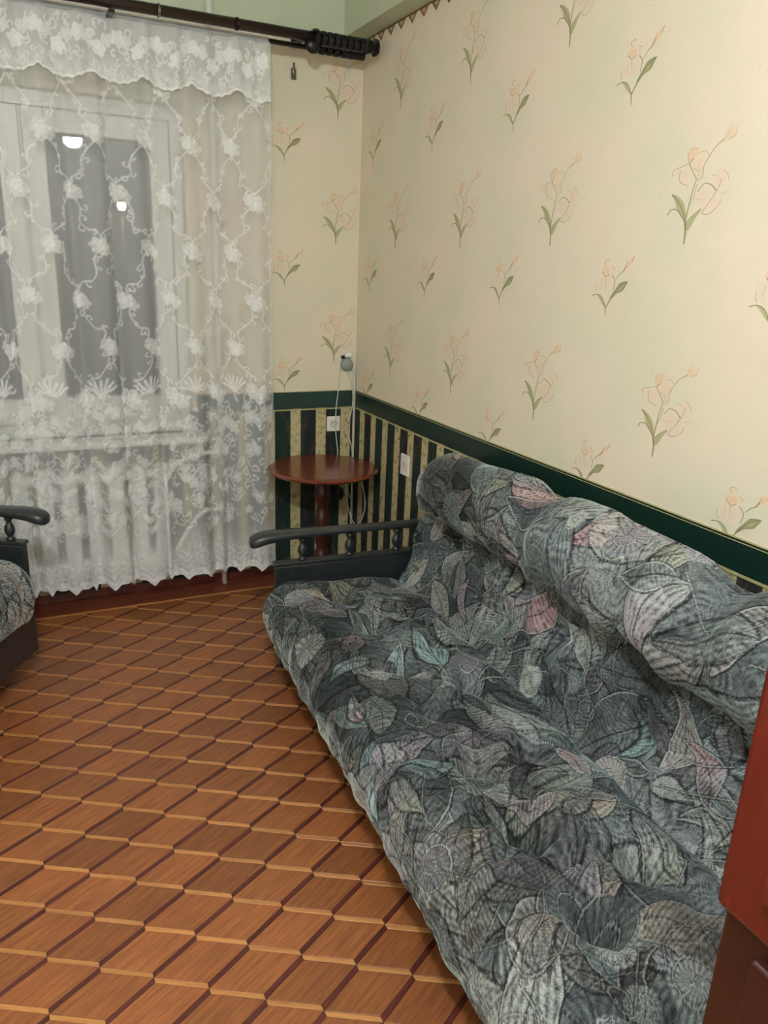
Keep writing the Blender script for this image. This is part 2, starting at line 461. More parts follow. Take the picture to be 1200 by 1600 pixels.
tall = [
 ('f', [(390, 400), (300, 400), (215, 410), (190, 470), (240, 520), (280, 600), (370, 650), (400, 560)], 'pink', 'paper'),
 ('f', [(390, 400), (370, 310), (400, 240), (460, 230), (500, 270), (490, 340), (430, 370)], 'orange', 'peach'),
 ('f', [(400, 400), (480, 330), (560, 320), (610, 370), (570, 470), (540, 600), (480, 610), (430, 500)], 'peach', 'paper'),
 ('f', [(690, 820), (620, 740), (520, 700), (450, 780), (460, 900), (520, 990), (610, 920)], 'pink', 'paper'),
 ('f', [(690, 840), (600, 930), (540, 1030), (600, 1080), (690, 1050), (750, 970), (720, 890)], 'pink', 'paper'),
 ('f', [(700, 820), (650, 720), (640, 630), (720, 640), (780, 610), (850, 690), (860, 780), (780, 830)], 'pink', 'paper'),
 ('f', [(680, 310), (760, 240), (830, 180), (850, 100), (900, 90), (950, 160), (930, 270), (850, 290), (760, 320)], 'orange', 'paper'),
 ('f', [(180, 700), (260, 755), (330, 880), (345, 1070), (295, 1000), (240, 890), (215, 790)], 'leaf', 'leaf'),
 ('f', [(350, 1100), (400, 1040), (500, 985), (530, 995), (460, 1070), (400, 1160), (355, 1190)], 'leaf', 'leaf'),
 ('s', [(320, 1340), (340, 1200), (335, 1090)], 14, 24, 'leafd', 'leafd'),
 ('s', [(335, 1090), (380, 900), (430, 720), (470, 620)], 14, 8, 'leafd', 'line'),
 ('s', [(395, 900), (450, 780), (470, 680)], 6, 5, 'line', 'line'),
 ('s', [(180, 705), (250, 800), (310, 950), (335, 1090)], 12, 8, 'leafd', 'leafd'),
 ('s', [(130, 930), (170, 885), (235, 900), (290, 990), (335, 1090)], 12, 9, 'leafd', 'leafd'),
 ('s', [(345, 1090), (420, 1040), (520, 990)], 10, 5, 'leafd', 'leaf'),
 ('s', [(470, 620), (430, 520), (390, 410), (440, 360)], 8, 9, 'line', 'stem'),
 ('s', [(480, 640), (540, 600), (555, 490), (620, 390), (700, 300), (800, 250)], 6, 8, 'line', 'stem'),
 ('s', [(390, 400), (300, 410), (200, 430), (190, 490)], 7, 5, 'line', 'line'),
 ('s', [(280, 450), (270, 560), (320, 630), (380, 660)], 5, 9, 'line', 'leaf'),
 ('s', [(380, 390), (370, 300), (420, 240), (490, 260)], 5, 5, 'line', 'deep'),
 ('s', [(430, 470), (500, 540), (480, 610)], 5, 5, 'line', 'deep'),
 ('s', [(500, 320), (570, 310), (610, 370)], 5, 5, 'line', 'line'),
 ('s', [(480, 770), (560, 700), (640, 740), (700, 830)], 8, 12, 'stem', 'line'),
 ('s', [(700, 830), (640, 910), (560, 1000), (540, 1050), (620, 1075), (720, 1010), (750, 950)], 8, 6, 'line', 'line'),
 ('s', [(700, 830), (740, 770), (760, 700)], 8, 4, 'line', 'line'),
 ('s', [(460, 840), (520, 880), (600, 880)], 5, 4, 'line', 'pink'),
 ('s', [(650, 640), (700, 640), (730, 690)], 6, 4, 'line', 'pink'),
 ('s', [(780, 610), (830, 670), (850, 750)], 8, 5, 'deep', 'deep'),
 ('s', [(750, 890), (830, 870), (900, 840)], 4, 3, 'line', 'paper'),
 ('s', [(800, 220), (850, 150), (860, 90)], 6, 4, 'deep', 'orange'),
 ('s', [(840, 270), (920, 240), (940, 150)], 6, 5, 'stem', 'deep'),
]
short = [
 ('f', [(440, 560), (380, 500), (390, 430), (460, 400), (520, 440), (510, 520)], 'orange', 'peach'),
 ('f', [(430, 560), (350, 540), (310, 640), (310, 760), (370, 820), (400, 700)], 'pink', 'paper'),
 ('f', [(440, 560), (400, 680), (410, 800), (480, 810), (540, 700), (530, 590)], 'pink', 'paper'),
 ('f', [(450, 420), (410, 330), (450, 290), (505, 300), (490, 370)], 'peach', 'paper'),
 ('f', [(520, 440), (560, 400), (600, 450), (560, 560), (520, 560)], 'peach', 'paper'),
 ('f', [(690, 490), (740, 400), (770, 310), (830, 290), (880, 240), (860, 340), (790, 420), (730, 480)], 'orange', 'peach'),
 ('f', [(600, 740), (650, 670), (720, 640), (780, 640), (740, 720), (690, 790), (600, 830), (500, 930), (520, 860)], 'leaf', 'leafd'),
 ('f', [(300, 830), (370, 860), (420, 970), (430, 1040), (380, 980), (340, 900)], 'leaf', 'leaf'),
 ('s', [(430, 1190), (430, 1100), (430, 1030)], 8, 16, 'leafd', 'leafd'),
 ('s', [(430, 1050), (500, 930), (580, 810), (680, 700), (785, 635)], 16, 10, 'leafd', 'leafd'),
 ('s', [(430, 1050), (390, 900), (320, 835), (230, 850)], 10, 14, 'leafd', 'leafd'),
 ('s', [(550, 770), (575, 680), (580, 610), (540, 540)], 8, 12, 'stem', 'line'),
 ('s', [(600, 600), (660, 520), (720, 470), (760, 390)], 7, 16, 'stem', 'stem'),
 ('s', [(760, 400), (780, 320)], 8, 5, 'deep', 'deep'),
 ('s', [(840, 340), (890, 250)], 6, 12, 'line', 'deep'),
 ('s', [(390, 490), (420, 540), (450, 560), (500, 520)], 10, 8, 'line', 'line'),
 ('s', [(450, 400), (430, 330), (480, 295), (505, 320)], 6, 6, 'line', 'line'),
 ('s', [(440, 570), (430, 680), (450, 770)], 6, 4, 'line', 'pink'),
 ('s', [(390, 600), (370, 700), (380, 770)], 5, 4, 'deep', 'pink'),
 ('s', [(300, 650), (290, 740), (310, 800)], 4, 5, 'line', 'line'),
 ('s', [(530, 400), (590, 440)], 5, 8, 'line', 'line'),
]
bA = on_wall(1020, 712, 0, 0); bB = on_wall(900+430/10, 380+1190/10, 0, 0)
def mapA(p): q = on_wall(980+p[0]/8.571, 560+p[1]/8.571, 0, 0); return (-(q[1]-bA[1]), q[2]-bA[2])
def mapB(p): q = on_wall(900+p[0]/10, 380+p[1]/10, 0, 0); return (-(q[1]-bB[1]), q[2]-bB[2])
fA = motif(None, mapA, tall); fB = motif(None, mapB, short)
RW = Matrix(((0, 0, -1), (-1, 0, 0), (0, 1, 0))).to_4x4()       # sheet -> right wall
WW = Matrix(((1, 0, 0), (0, 0, -1), (0, 1, 0))).to_4x4()        # sheet -> window wall
def stick(mesh, m3, x, y, z, parent, name='flower_print', **k):
    o = bpy.data.objects.new(name, mesh); COL.objects.link(o); o.parent = parent
    o.matrix_local = Matrix.Translation((x, y, z)) @ m3
    return prop(o, **k)
for n in range(8):
    for kx in range(3):
        stick(fA, RW, -.0004, -.421-.574*n, 1.125+.574*kx, wall_r)
        stick(fB, RW, -.0004, -.149-.574*n, 1.485+.574*(kx-1)+(.028 if kx == 0 else 0), wall_r)
for z in (2.274, 1.712, 1.140):
    stick(fA, WW, -.12-.0, -.0004, z, wall_w); stick(fA, WW, -.694, -.0004, z, wall_w)
for z in (2.057, 1.496, .984):
    stick(fB, WW, -.387, -.0004, z, wall_w)
# bunting border print below the beam
tints = [srgb(150, 128, 84), srgb(176, 120, 92), srgb(138, 128, 92), srgb(160, 116, 100)]
pm = []
for cidx, cc in enumerate(tints):
    bm = bmesh.new(); lay = bm.loops.layers.float_color.new('ink')
    def tri(sc, col, dz):
        vs = [bm.verts.new((x*sc, -.011+(z+.011)*sc, dz)) for x, z in ((-.042, 0), (0, -.038), (.042, 0))]
        f = bm.faces.new(vs)
        for l in f.loops: l[lay] = col
    tri(1, srgb(112, 92, 60), 0); tri(.72, cc, .0001); tri(.35, srgb(196, 182, 140), .0002)
    vs = [bm.verts.new(p) for p in ((-.051, -.003, .00015), (.051, -.003, .00015), (.051, .003, .00015), (-.051, .003, .00015))]
    f = bm.faces.new(vs)
    for l in f.loops: l[lay] = srgb(104, 66, 44)
    me = bpy.data.meshes.new('pennant_print'); bm.to_mesh(me); bm.free(); me.materials.append(M['print']); pm.append(me)
for i in range(45):
    stick(pm[i % 4], RW, -.0006, -.09-.101*i, 2.6028, wall_r, 'pennant_print')

# ================================================================== WINDOW
gy = .085
win = obj('window_1', None or boxm(WX0, WX1, .05, .13, WZ1-.06, WZ1), M['white'], kind='structure', label='white wooden window behind the lace curtain, night outside')
for (x0, x1, z0, z1) in ((WX0, WX0+.05, WZ0, WZ1-.06), (WX1-.05, WX1, WZ0, WZ1-.06), (WX0+.05, WX1-.05, WZ0, WZ0+.06)):
    obj('window_frame', boxm(x0, x1, .05, .13, z0, z1, bevel=.003), M['white'], win)
sashes = [(-1.500, -.910), (-2.09, -1.512)]
obj('mullion', boxm(-1.5105, -1.5015, .055, .125, WZ0+.062, WZ1-.062), M['white'], win)
obj('mullion', boxm(WX0+.052, -2.0915, .055, .125, WZ0+.062, WZ1-.062), M['white'], win)
for (a0, a1) in sashes:
    zb, zt = WZ0+.064, WZ1-.064
    sw = .085
    bm = bmesh.new()
    box(bm, a0, a0+sw, .04, .11, zb, zt, .004); box(bm, a1-sw, a1, .04, .11, zb, zt, .004)
    box(bm, a0+sw, a1-sw, .04, .11, zb, zb+.115, .004); box(bm, a0+sw, a1-sw, .04, .11, zt-.09, zt, .004)
    s = obj('sash', bm, M['white'], win)
    mx = (a0+a1)/2; hw = (a1-a0)/2-sw-.002
    obj('pane', boxm(-hw, hw, -.002, .002, zb+.116, zt-.091), M['glass'], s, loc=(mx, gy-.003, 0), rz=math.radians(-5.5), label='dark glass pane reflecting the room')
obj('handle', tube([(-1.46, .035, 1.38), (-1.46, .012, 1.40), (-1.46, .01, 1.5)], .008), M['white'], win, smooth=True)
# reveals and sill
obj('window_sill', boxm(WX0-.06, WX1+.045, -.115, .05, .768, .80, bevel=.006, seg=3), M['white'], win)

# outside: ground far below, a lit street lamp
obj('ground', boxm(-12, 14, .6, 26, -6.2, -6.0), M['underside'], kind='structure')
sl = thing('street_lamp', (.2, 10.0, -6), label='warm orange street light glowing outside in the dark behind the window glass', cat='street lamp')
obj('pole', lathe([(.09, 0), (.09, .5), (.06, .6), (.045, 8.2), (0, 8.2)], 12), M['iron'], sl, smooth=True)
obj('lamp_head', boxm(-.1, .1, -.16, .12, 8.44, 8.5, bevel=.02), M['iron'], sl)
obj('bulb', lathe([(0, 8.31), (.05, 8.33), (.075, 8.39), (.06, 8.44), (0, 8.441)], 14), M['bulb'], sl, label='warm glowing bulb')
obj('neck', lathe([(.03, 8.18), (.03, 8.33), (0, 8.33)], 8), M['iron'], sl)

# ================================================================== RADIATOR, PIPE
rad = thing('radiator', (0, 0, 0), label='white ribbed cast iron radiator under the window sill behind the curtain', cat='radiator')
rib_prof = spline([(-.030, .0), (-.034, .10), (-.034, .40), (-.030, .50), (0, .535), (.030, .50), (.034, .40), (.034, .10), (.030, 0), (0, -.02)], 4, True)
def rib_mesh():
    bm = bmesh.new()
    L = []
    for y, s in ((-.118, .55), (-.124, .8), (-.112, 1), (-.036, 1), (-.028, .8), (-.032, .55)):
        cz = .26
        L.append([bm.verts.new((p[0]*s, y, .150+cz+(p[1]-cz)*(1-(1-s)*.12))) for p in rib_prof])
    n = len(rib_prof)
    for a, b in zip(L, L[1:]):
        for i in range(n): bm.faces.new((a[i], a[(i+1) % n], b[(i+1) % n], b[i]))
    bm.faces.new(L[0][::-1]); bm.faces.new(L[-1])
    bmesh.ops.recalc_face_normals(bm, faces=bm.faces)
    me = bpy.data.meshes.new('rib'); bm.to_mesh(me); bm.free(); me.materials.append(M['radiator'])
    me.polygons.foreach_set('use_smooth', [True]*len(me.polygons))
    return me
rm = rib_mesh()
for i in range(7):
    obj('rib', rm, None, rad, loc=(-1.655+.102*i, 0, 0))
for z in (.20, .625):
    bm = bmesh.new(); tube([(-1.67, -.075, z), (-1.03, -.075, z)], .026, 12, bm, 0)
    obj('header_tube', bm, M['radiator'], rad, smooth=True)
for z in (.185, .66):
    obj('wall_bracket', boxm(-1.42, -1.40, -.032, 0, z, z+.02), M['radiator'], rad)
obj('end_cap', tube([(-1.03, -.075, .625), (-.985, -.075, .625)], .018, 10, smooth=0), M['radiator'], rad)
pipe = thing('heating_pipe', (0, 0, 0), label='vertical painted heating pipe rising beside the window right of the radiator', cat='pipe')
obj('riser', tube([(-.735, -.05, 0), (-.735, -.05, ZC)], .014, 12, smooth=0), M['radiator'], pipe, smooth=True)
obj('branch', tube([(-.735, -.05, .70), (-.84, -.055, .70), (-.97, -.075, .66), (-.984, -.075, .63)], .012, 10), M['radiator'], pipe, smooth=True)
obj('branch', tube([(-.735, -.05, .405), (-.85, -.06, .395), (-.985, -.075, .215)], .012, 10), M['radiator'], pipe, smooth=True)
obj('valve', tube([(-.90, -.062, .69), (-.86, -.058, .698)], .022, 10, smooth=0), M['radiator'], pipe)

# ================================================================== CURTAIN ROD
rod = thing('curtain_rod', (0, 0, 0), label='double dark bronze curtain rod with black iron brackets above the curtain', cat='curtain rod')
zr1, zr2 = 2.503, 2.522
RX = -.045
obj('front_rod', tube([(-3.0, -.24, zr2), (RX-.06, -.24, zr2)], .021, 14, smooth=0), M['rod'], rod, smooth=True, label='thick front rod, empty')
obj('back_rod', tube([(-3.0, -.15, zr1), (RX-.08, -.15, zr1)], .0105, 12, smooth=0), M['rod'], rod, smooth=True, label='thin rear rod carrying the curtain')
for bx in (-1.16, -.34, -2.4):
    bm = bmesh.new()
    lift_ = .055 if bx == -.34 else 0
    box(bm, bx-.012, bx+.012, -.28, -.003, zr1-.024+lift_, zr1-.012+lift_, .003); box(bm, bx-.02, bx+.02, -.008, -.0005, zr1-.03+lift_, zr1+.04+lift_, .002)
    if lift_: box(bm, bx-.008, bx+.008, -.246, -.234, zr2+.015, zr1-.013+lift_); box(bm, bx-.008, bx+.008, -.156, -.144, zr1+.008, zr1-.013+lift_)
    obj('bracket', bm, M['iron'], rod)
def disc(r, d):
    bm = bmesh.new(); bmesh.ops.create_cone(bm, cap_ends=True, segments=16, radius1=r, radius2=r, depth=d, matrix=Matrix.Rotation(math.pi/2, 4, 'Y'))
    bmesh.ops.bevel(bm, geom=[e for e in bm.edges if len(e.link_faces) == 2 and e.calc_face_angle() > 1], offset=.003, segments=1, affect='EDGES')
    me = bpy.data.meshes.new('sleeve_ring'); bm.to_mesh(me); bm.free(); me.materials.append(M['iron']); return me
d1, d2 = disc(.029, .024), disc(.020, .026)
for k in range(8): obj('sleeve_ring', d1, None, rod, loc=(-.325+.030*k, -.24, zr2))
for k in range(6): obj('sleeve_ring', d2, None, rod, loc=(-.30+.034*k, -.15, zr1))
bm = bmesh.new()
bmesh.ops.create_uvsphere(bm, u_segments=16, v_segments=10, radius=.034, matrix=Matrix.Translation((-.34, -.235, zr2-.028)) @ Matrix.Diagonal((1, .6, 1, 1)))
obj('scroll_boss', bm, M['iron'], rod, smooth=True)
bm = bmesh.new()
for (lx, rr) in ((-.085, .032), (-.07, .026), (-.048, .036)):
    bmesh.ops.create_cone(bm, cap_ends=True, segments=18, radius1=rr, radius2=rr*.9, depth=.012,
                          matrix=Matrix.Translation((lx, -.24, zr2)) @ Matrix.Rotation(math.pi/2, 4, 'Y'))
obj('finial', bm, M['iron'], rod)
bm = bmesh.new(); bmesh.ops.create_cone(bm, cap_ends=True, segments=14, radius1=.018, radius2=.018, depth=.11, matrix=Matrix.Translation((-.12, -.15, zr1)) @ Matrix.Rotation(math.pi/2, 4, 'Y'))
obj('finial', bm, M['iron'], rod)
for k in range(4):
    lx = [-1.36, -.98, -1.75, -.67][k]
    bm = bmesh.new()
    bmesh.ops.create_cone(bm, cap_ends=False, segments=14, radius1=.024, radius2=.024, depth=.009, matrix=Matrix.Translation((lx, -.24, zr2)) @ Matrix.Rotation(math.pi/2, 4, 'Y'))
    obj('clamp_ring', bm, M['iron'] if k != 1 else M['hook'], rod)

# ================================================================== NET CURTAIN
rng = np.random.RandomState(5)
def raster_lines(H, segs, res, x0, z0, wdt, val):
    """stamp dots along polylines into an array"""
    hh, ww = H.shape; R = int(math.ceil(wdt/res))+1
    for pts in segs:
        pts = np.array(pts)
        d = np.linalg.norm(np.diff(pts, axis=0), axis=1)
        for k in range(len(pts)-1):
            n = max(1, int(d[k]/(res*.8)))
            for s in np.arange(n)/n:
                p = pts[k]+(pts[k+1]-pts[k])*s
                cx = (p[0]-x0)/res; cz = (p[1]-z0)/res
                i0, i1 = int(cx)-R, int(cx)+R+2; j0, j1 = int(cz)-R, int(cz)+R+2
                if i0 < 0 or j0 < 0 or i1 >= ww or j1 >= hh: continue
                yy, xx = np.mgrid[j0:j1, i0:i1]
                m = np.clip(1.4-np.hypot(xx-cx, yy-cz)*res/wdt, 0, 1)*val
                H[j0:j1, i0:i1] = np.maximum(H[j0:j1, i0:i1], m)
def vfield(x, z, seed, scale):
    r = np.random.RandomState(seed); v = 0
    for _ in range(14):
        a, b, p = r.normal(0, scale), r.normal(0, scale), r.uniform(0, 6.28)
        v = v+np.sin(a*x+b*z+p)
    return v/math.sqrt(14)
def blossom(segs, cx, cz, s, ang):
    for k in range(5):
        a = ang+k*1.256
        pts = []
        for q in np.linspace(0, 2*math.pi, 11):
            r = .55*s
            px, pz = r+.45*s*math.cos(q), .33*s*math.sin(q)
            pts.append((cx+px*math.cos(a)-pz*math.sin(a), cz+px*math.sin(a)+pz*math.cos(a)))
        segs.append(pts)
        segs.append([(cx, cz), (cx+.9*s*math.cos(a), cz+.9*s*math.sin(a))])
def curl(segs, x, z, ang, s, hand):
    pts = []
    for q in np.linspace(0, 4.6, 14):
        r = s*(1-q/5.6); pts.append((x+r*math.cos(ang+hand*q)-s*math.cos(ang), z+r*math.sin(ang+hand*q)-s*math.sin(ang)))
    segs.append(pts)

res = .0042
CW, SX = 1.62, 1.22                                   # hanging width, cloth fullness
cloth_w = CW*SX
nx = int(cloth_w/res); z_lo, z_hi = .085, 2.492
nz = int((z_hi-z_lo)/res)
L = np.zeros((nz+1, nx+1)); segs = []; fat = []
dxs, dzs = .232, .215
rr = random.Random(3)
for r in range(0, 11):
    for c in range(-1, 9):
        cx = (c+.5*(r % 2))*dxs+.03; cz = .985+r*dzs+rr.uniform(-.01, .01)
        if cz < .95: continue
        s = .044 if r else .055
        cx += rr.uniform(-.008, .008)
        blossom(fat, cx, cz, s*.74, rr.uniform(0, 6)); blossom(segs, cx+.6*s, cz-.25*s, s*.6, rr.uniform(0, 6)); blossom(segs, cx-.5*s, cz+.35*s, s*.5, rr.uniform(0, 6))
        for sg in (1, -1):
            x1, z1 = cx+sg*dxs*.5, cz+dzs
            n = 14; P = []
            for q in range(n+1):
                tq = q/n
                P.append((cx+(x1-cx)*tq+.016*math.sin(tq*11+r)*sg, cz+(z1-cz)*tq+.010*math.sin(tq*9)))
            segs.append(P)
            for q in (2, 4, 6, 8, 10, 12):
                curl(segs, P[q][0], P[q][1], rr.uniform(0, 6.28), rr.uniform(.009, .019), 1 if q % 4 else -1)
# dense embroidered band and bouquets at its top
for k in range(240):
    cx, cz = rr.uniform(0, cloth_w), rr.uniform(.34, .94)
    blossom(segs, cx, cz, rr.uniform(.016, .032), rr.uniform(0, 6))
for k in range(620):
    cx, cz = rr.uniform(0, cloth_w), rr.uniform(.34, .97)
    curl(segs, cx, cz, rr.uniform(0, 6.28), rr.uniform(.012, .03), rr.choice((1, -1)))
for c in range(9):
    for q in range(7):
        a = .5+q*.36; cx = c*.245+.05
        fat.append([(cx, 1.0), (cx+.075*math.cos(a), 1.0+.075*math.sin(a))])
raster_lines(L, segs, res, 0, z_lo, .0036, .8); raster_lines(L, fat, res, 0, z_lo, .0058, 1.)
zz = z_lo+np.arange(nz+1)[:, None]*res; xx = np.arange(nx+1)[None, :]*res
body = np.clip((.34-zz+.035*np.sin(xx*13)+.02*np.sin(xx*31))/.14, 0, 1)*.48+np.clip((.93-zz)/.25, 0, 1)*.06
gr = vfield(xx, zz, 7, 160)
wavy = (.22-zz > 0)*(np.abs(np.sin(zz*95+1.1*np.sin(xx*58)+.8*vfield(xx, zz, 3, 8))) > .93)*.18
body = body*(.9+.26*gr)+wavy
L = np.clip(np.maximum(L*(.82+.12*gr), body)+np.where(zz < .12, .25, 0), 0, 1)

def cloth(name, L, nx, nz, z_lo, z_hi, sx, x_right, yfun, botfun, mat, topfun=None, **k):
    I, J = np.meshgrid(np.arange(nx+1), np.arange(nz+1))
    s = I*res; tz = J/nz
    zb = botfun(s) if botfun else z_lo
    X = x_right-(cloth_w-s)/sx if True else 0
    Z = zb+(z_hi-zb)*tz
    if topfun is not None: Z = Z-topfun(s)*np.clip((tz-.98)/.02, 0, 1)
    Y, DX = yfun(s, Z)
    co = np.stack([X+DX, Y, Z], -1).reshape(-1, 3)
    a = (J[:-1, :-1]*(nx+1)+I[:-1, :-1]).reshape(-1)
    faces = np.stack([a, a+1, a+nx+2, a+nx+1], 1)
    me = bpy.data.meshes.new(name)
    me.vertices.add(len(co)); me.vertices.foreach_set('co', co.astype(np.float32).ravel())
    me.loops.add(len(faces)*4); me.loops.foreach_set('vertex_index', faces.ravel().astype(np.int32))
    me.polygons.add(len(faces)); me.polygons.foreach_set('loop_start', np.arange(0, len(faces)*4, 4, dtype=np.int32))
    me.update(calc_edges=True)
    me.polygons.foreach_set('use_smooth', np.ones(len(faces), bool))
    at = me.attributes.new('lace', 'FLOAT', 'POINT'); at.data.foreach_set('value', L.reshape(-1).astype(np.float32))
    uv = me.uv_layers.new(name='UVMap')
    uvv = np.stack([s.reshape(-1), (z_lo+J*res).reshape(-1)], 1)[faces.ravel()]
    uv.data.foreach_set('uv', uvv.astype(np.float32).ravel())
    return obj(name, me, mat, **k)
def folds(s, Z):
    f = .022*np.sin(s*23+1.6*np.sin(s*5.3+.4)+.25*np.sin(Z*2.1))+.008*np.sin(s*41+2.4*np.sin(s*3.7)+.3*Z)+.004*np.sin(s*71+1+.5*Z)
    amp = .6+.4*np.clip((2.45-Z)/2.0, 0, 1)
    y = -.155+f*amp-.02*np.clip((1.2-Z)/1.0, 0, 1)
    y = np.where(Z > 2.46, -.15+(y+.15)*.5, y)
    return np.minimum(y, -.1255), .014*np.sin(s*23+1.9+1.6*np.sin(s*5.3+.4))*amp
def hem(s):
    u = (s/.108) % 1
    return .128-.028*np.clip(1-np.abs(u-.5)*4.2, 0, 1)-.004*np.abs(np.sin(s*60))
cur = thing('net_curtain', (-1.3, -.15, 0), label='long white lace net curtain with embroidered flowers hanging over window and radiator', cat='curtain')
def keep(o):
    o.parent = cur; o.location = (1.3, .15, 0); return o
keep(cloth('net_panel', L, nx, nz, z_lo, z_hi, SX, -.508, folds, hem, M['tulle']))
# second, finer ply: left run of the curtain beyond the frame
vz0, vz1 = 2.25, 2.515
vnz = int((vz1-vz0)/res); V_ = np.zeros((vnz+1, nx+1)); segs = []; fat = []
for c in range(24):
    cx = .05+c*.09
    blossom(fat, cx, 2.36+.05*(c % 2), .03, rr.uniform(0, 6)); blossom(segs, cx+.04, 2.40, .024, 1)
    for q in range(12): curl(segs, cx+rr.uniform(-.05, .05), rr.uniform(2.26, 2.46), rr.uniform(0, 6), rr.uniform(.010, .026), 1 if q % 2 else -1)
raster_lines(V_, segs, res, 0, vz0, .004, .8); raster_lines(V_, fat, res, 0, vz0, .0055, 1.)
zz = vz0+np.arange(vnz+1)[:, None]*res
V_ = np.clip(np.maximum(V_, np.clip((2.35-zz)/.08, 0, 1)*.55*(.8+.3*vfield(xx, zz, 9, 150)))+np.where(zz < 2.262, .5, 0), 0, 1)
def vfolds(s, Z):
    f = .008*np.sin(s*41+.8*np.sin(s*9))+.004*np.sin(s*83)
    y = -.186+f-.006*np.clip((2.5-Z)/.25, 0, 1)
    return np.where(Z > 2.49, -.168+f*.3, y), 0*s
def vhem(s):
    u = (s/.235+.35) % 1
    return 2.252+.035*(1-np.sin(math.pi*u))+.006*np.abs(np.sin(s*75))
keep(cloth('valance', V_, nx, vnz, vz0, vz1, SX, -.512, vfolds, vhem, M['valance'], label='gathered lace valance with scalloped lower edge'))

# ================================================================== WALL FITTINGS
so = thing('wall_socket', (-.122, -.001, .805), label='square white wall socket on the striped window wall above the round table', cat='socket')
obj('face_plate', boxm(-.037, .037, -.011, 0, -.04, .04, bevel=.004), M['plastic'], so)
obj('socket_well', lathe([(.021, 0), (.021, .0035), (.018, .0035), (.016, .0005), (0, .0005)], 20), M['cable'], so).matrix_local = Matrix.Translation((0, -.0108, 0)) @ Matrix.Rotation(math.pi/2, 4, 'X')
so = thing('wall_socket', (-.001, -.628, .722), label='white wall socket on the striped right wall beside the sofa back', cat='socket')
obj('face_plate', boxm(-.011, 0, -.04, .04, -.05, .05, bevel=.004), M['plastic'], so)
obj('socket_well', lathe([(.021, 0), (.021, .0035), (.018, .0035), (.016, .0005), (0, .0005)], 20), M['cable'], so).matrix_local = Matrix.Translation((-.0108, 0, 0)) @ Matrix.Rotation(-math.pi/2, 4, 'Y')

jb = thing('junction_box', (-.055, -.001, 1.115), label='small grey round junction box in the corner with white cables coming out', cat='junction box')
obj('body', lathe([(.028, 0), (.034, .006), (.032, .022), (.024, .03), (0, .032)], 16), M['greybox'], jb, smooth=True).matrix_local = Matrix.Rotation(math.pi/2, 4, 'X')
obj('cable_entry', boxm(-.03, -.012, -.014, 0, .03, .046, bevel=.003), M['blackp'], jb)
obj('upper_cap', boxm(-.012, .024, -.02, 0, .036, .062, bevel=.005), M['plastic'], jb)
def cable(pts, r, label, name='cable', mat='cable'):
    o = obj(name, tube(pts, r, 8), M[mat], smooth=True); prop(o, label=label, cat='cable'); return o
cable([(-.085, -.006, 1.14), (-.093, -.006, 1.05), (-.098, -.008, .975), (-.108, -.010, .90), (-.115, -.02, .80), (-.108, -.02, .72), (-.10, -.022, .655), (-.102, -.025, .60), (-.07, -.03, .5), (-.02, -.04, .38)], .0028, 'thin white cable running left of the corner down past the wall socket')
cable([(-.05, -.012, 1.085), (-.03, -.02, 1.02), (-.022, -.03, .94), (-.035, -.03, .85), (-.06, -.025, .78), (-.03, -.03, .70), (-.02, -.04, .62), (-.03, -.05, .5)], .003, 'thin white cable hanging in a crooked loop in the corner')
cable([(-.02, -.012, 1.088), (-.010, -.012, 1.04), (-.008, -.014, .9), (-.008, -.014, .5), (-.009, -.019, .06)], .0065, 'thick cream cable running straight down the room corner')
cable([(-.035, -.03, .60), (-.012, -.10, .56), (-.010, -.17, .48), (-.012, -.20, .38), (-.02, -.14, .27), (-.04, -.08, .30), (-.06, -.05, .45), (-.05, -.04, .585)], .003, 'white cable drooping in a wide loop below the round tabletop')
pl = thing('power_adapter', (-.085, -.022, .42), label='small black plug-in adapter hanging on its cable behind the round table', cat='adapter')
bm = bmesh.new(); bmesh.ops.create_uvsphere(bm, u_segments=16, v_segments=10, radius=1, matrix=Matrix.Diagonal((.026, .018, .038, 1)))
obj('body', bm, M['blackp'], pl, smooth=True)
obj('cord', tube([(0, 0, .035), (.005, 0, .09), (-.01, 0, .17)], .003, 6), M['cable'], pl)

hk = thing('wall_hook', (-.345, 0, 2.435), label='small tarnished metal hook on the wallpaper right of the curtain top', cat='hook')
obj('back_plate', boxm(-.014, .012, -.005, 0, -.034, .012, bevel=.002), M['hook'], hk)
obj('hook_arm', tube([(0, -.004, .035), (0, -.006, .0), (-.002, -.016, -.022), (-.008, -.028, -.02), (-.014, -.03, .008)], .0055, 8), M['hook'], hk, smooth=True)

# ================================================================== ROUND TABLE
tb = thing('side_table', (-.288, -.292, 0), label='round reddish brown side table on a turned column in the corner', cat='table')
obj('tabletop', lathe([(0, .628), (.22, .628), (.262, .632), (.272, .640), (.272, .646), (.262, .653), (.24, .654), (0, .654)], 64), M['table'], tb, smooth=False)
col_prof = [(0, .627), (.06, .627), (.062, .60), (.035, .585), (.030, .56), (.042, .53), (.044, .50), (.030, .46), (.024, .44), (.034, .42), (.040, .34), (.036, .26), (.026, .23), (.036, .21), (.046, .17), (.046, .12), (.03, .10), (0, .10)]
obj('column', lathe(col_prof, 24), M['tableleg'], tb, smooth=True)
for k in range(3):
    a = .9+k*2.094
    bm = tube([(0.03*math.cos(a), .03*math.sin(a), .14), (.10*math.cos(a), .10*math.sin(a), .13), (.18*math.cos(a), .18*math.sin(a), .06), (.225*math.cos(a), .225*math.sin(a), .016)], .0155, 10)
    obj('foot', bm, M['tableleg'], tb, smooth=True)

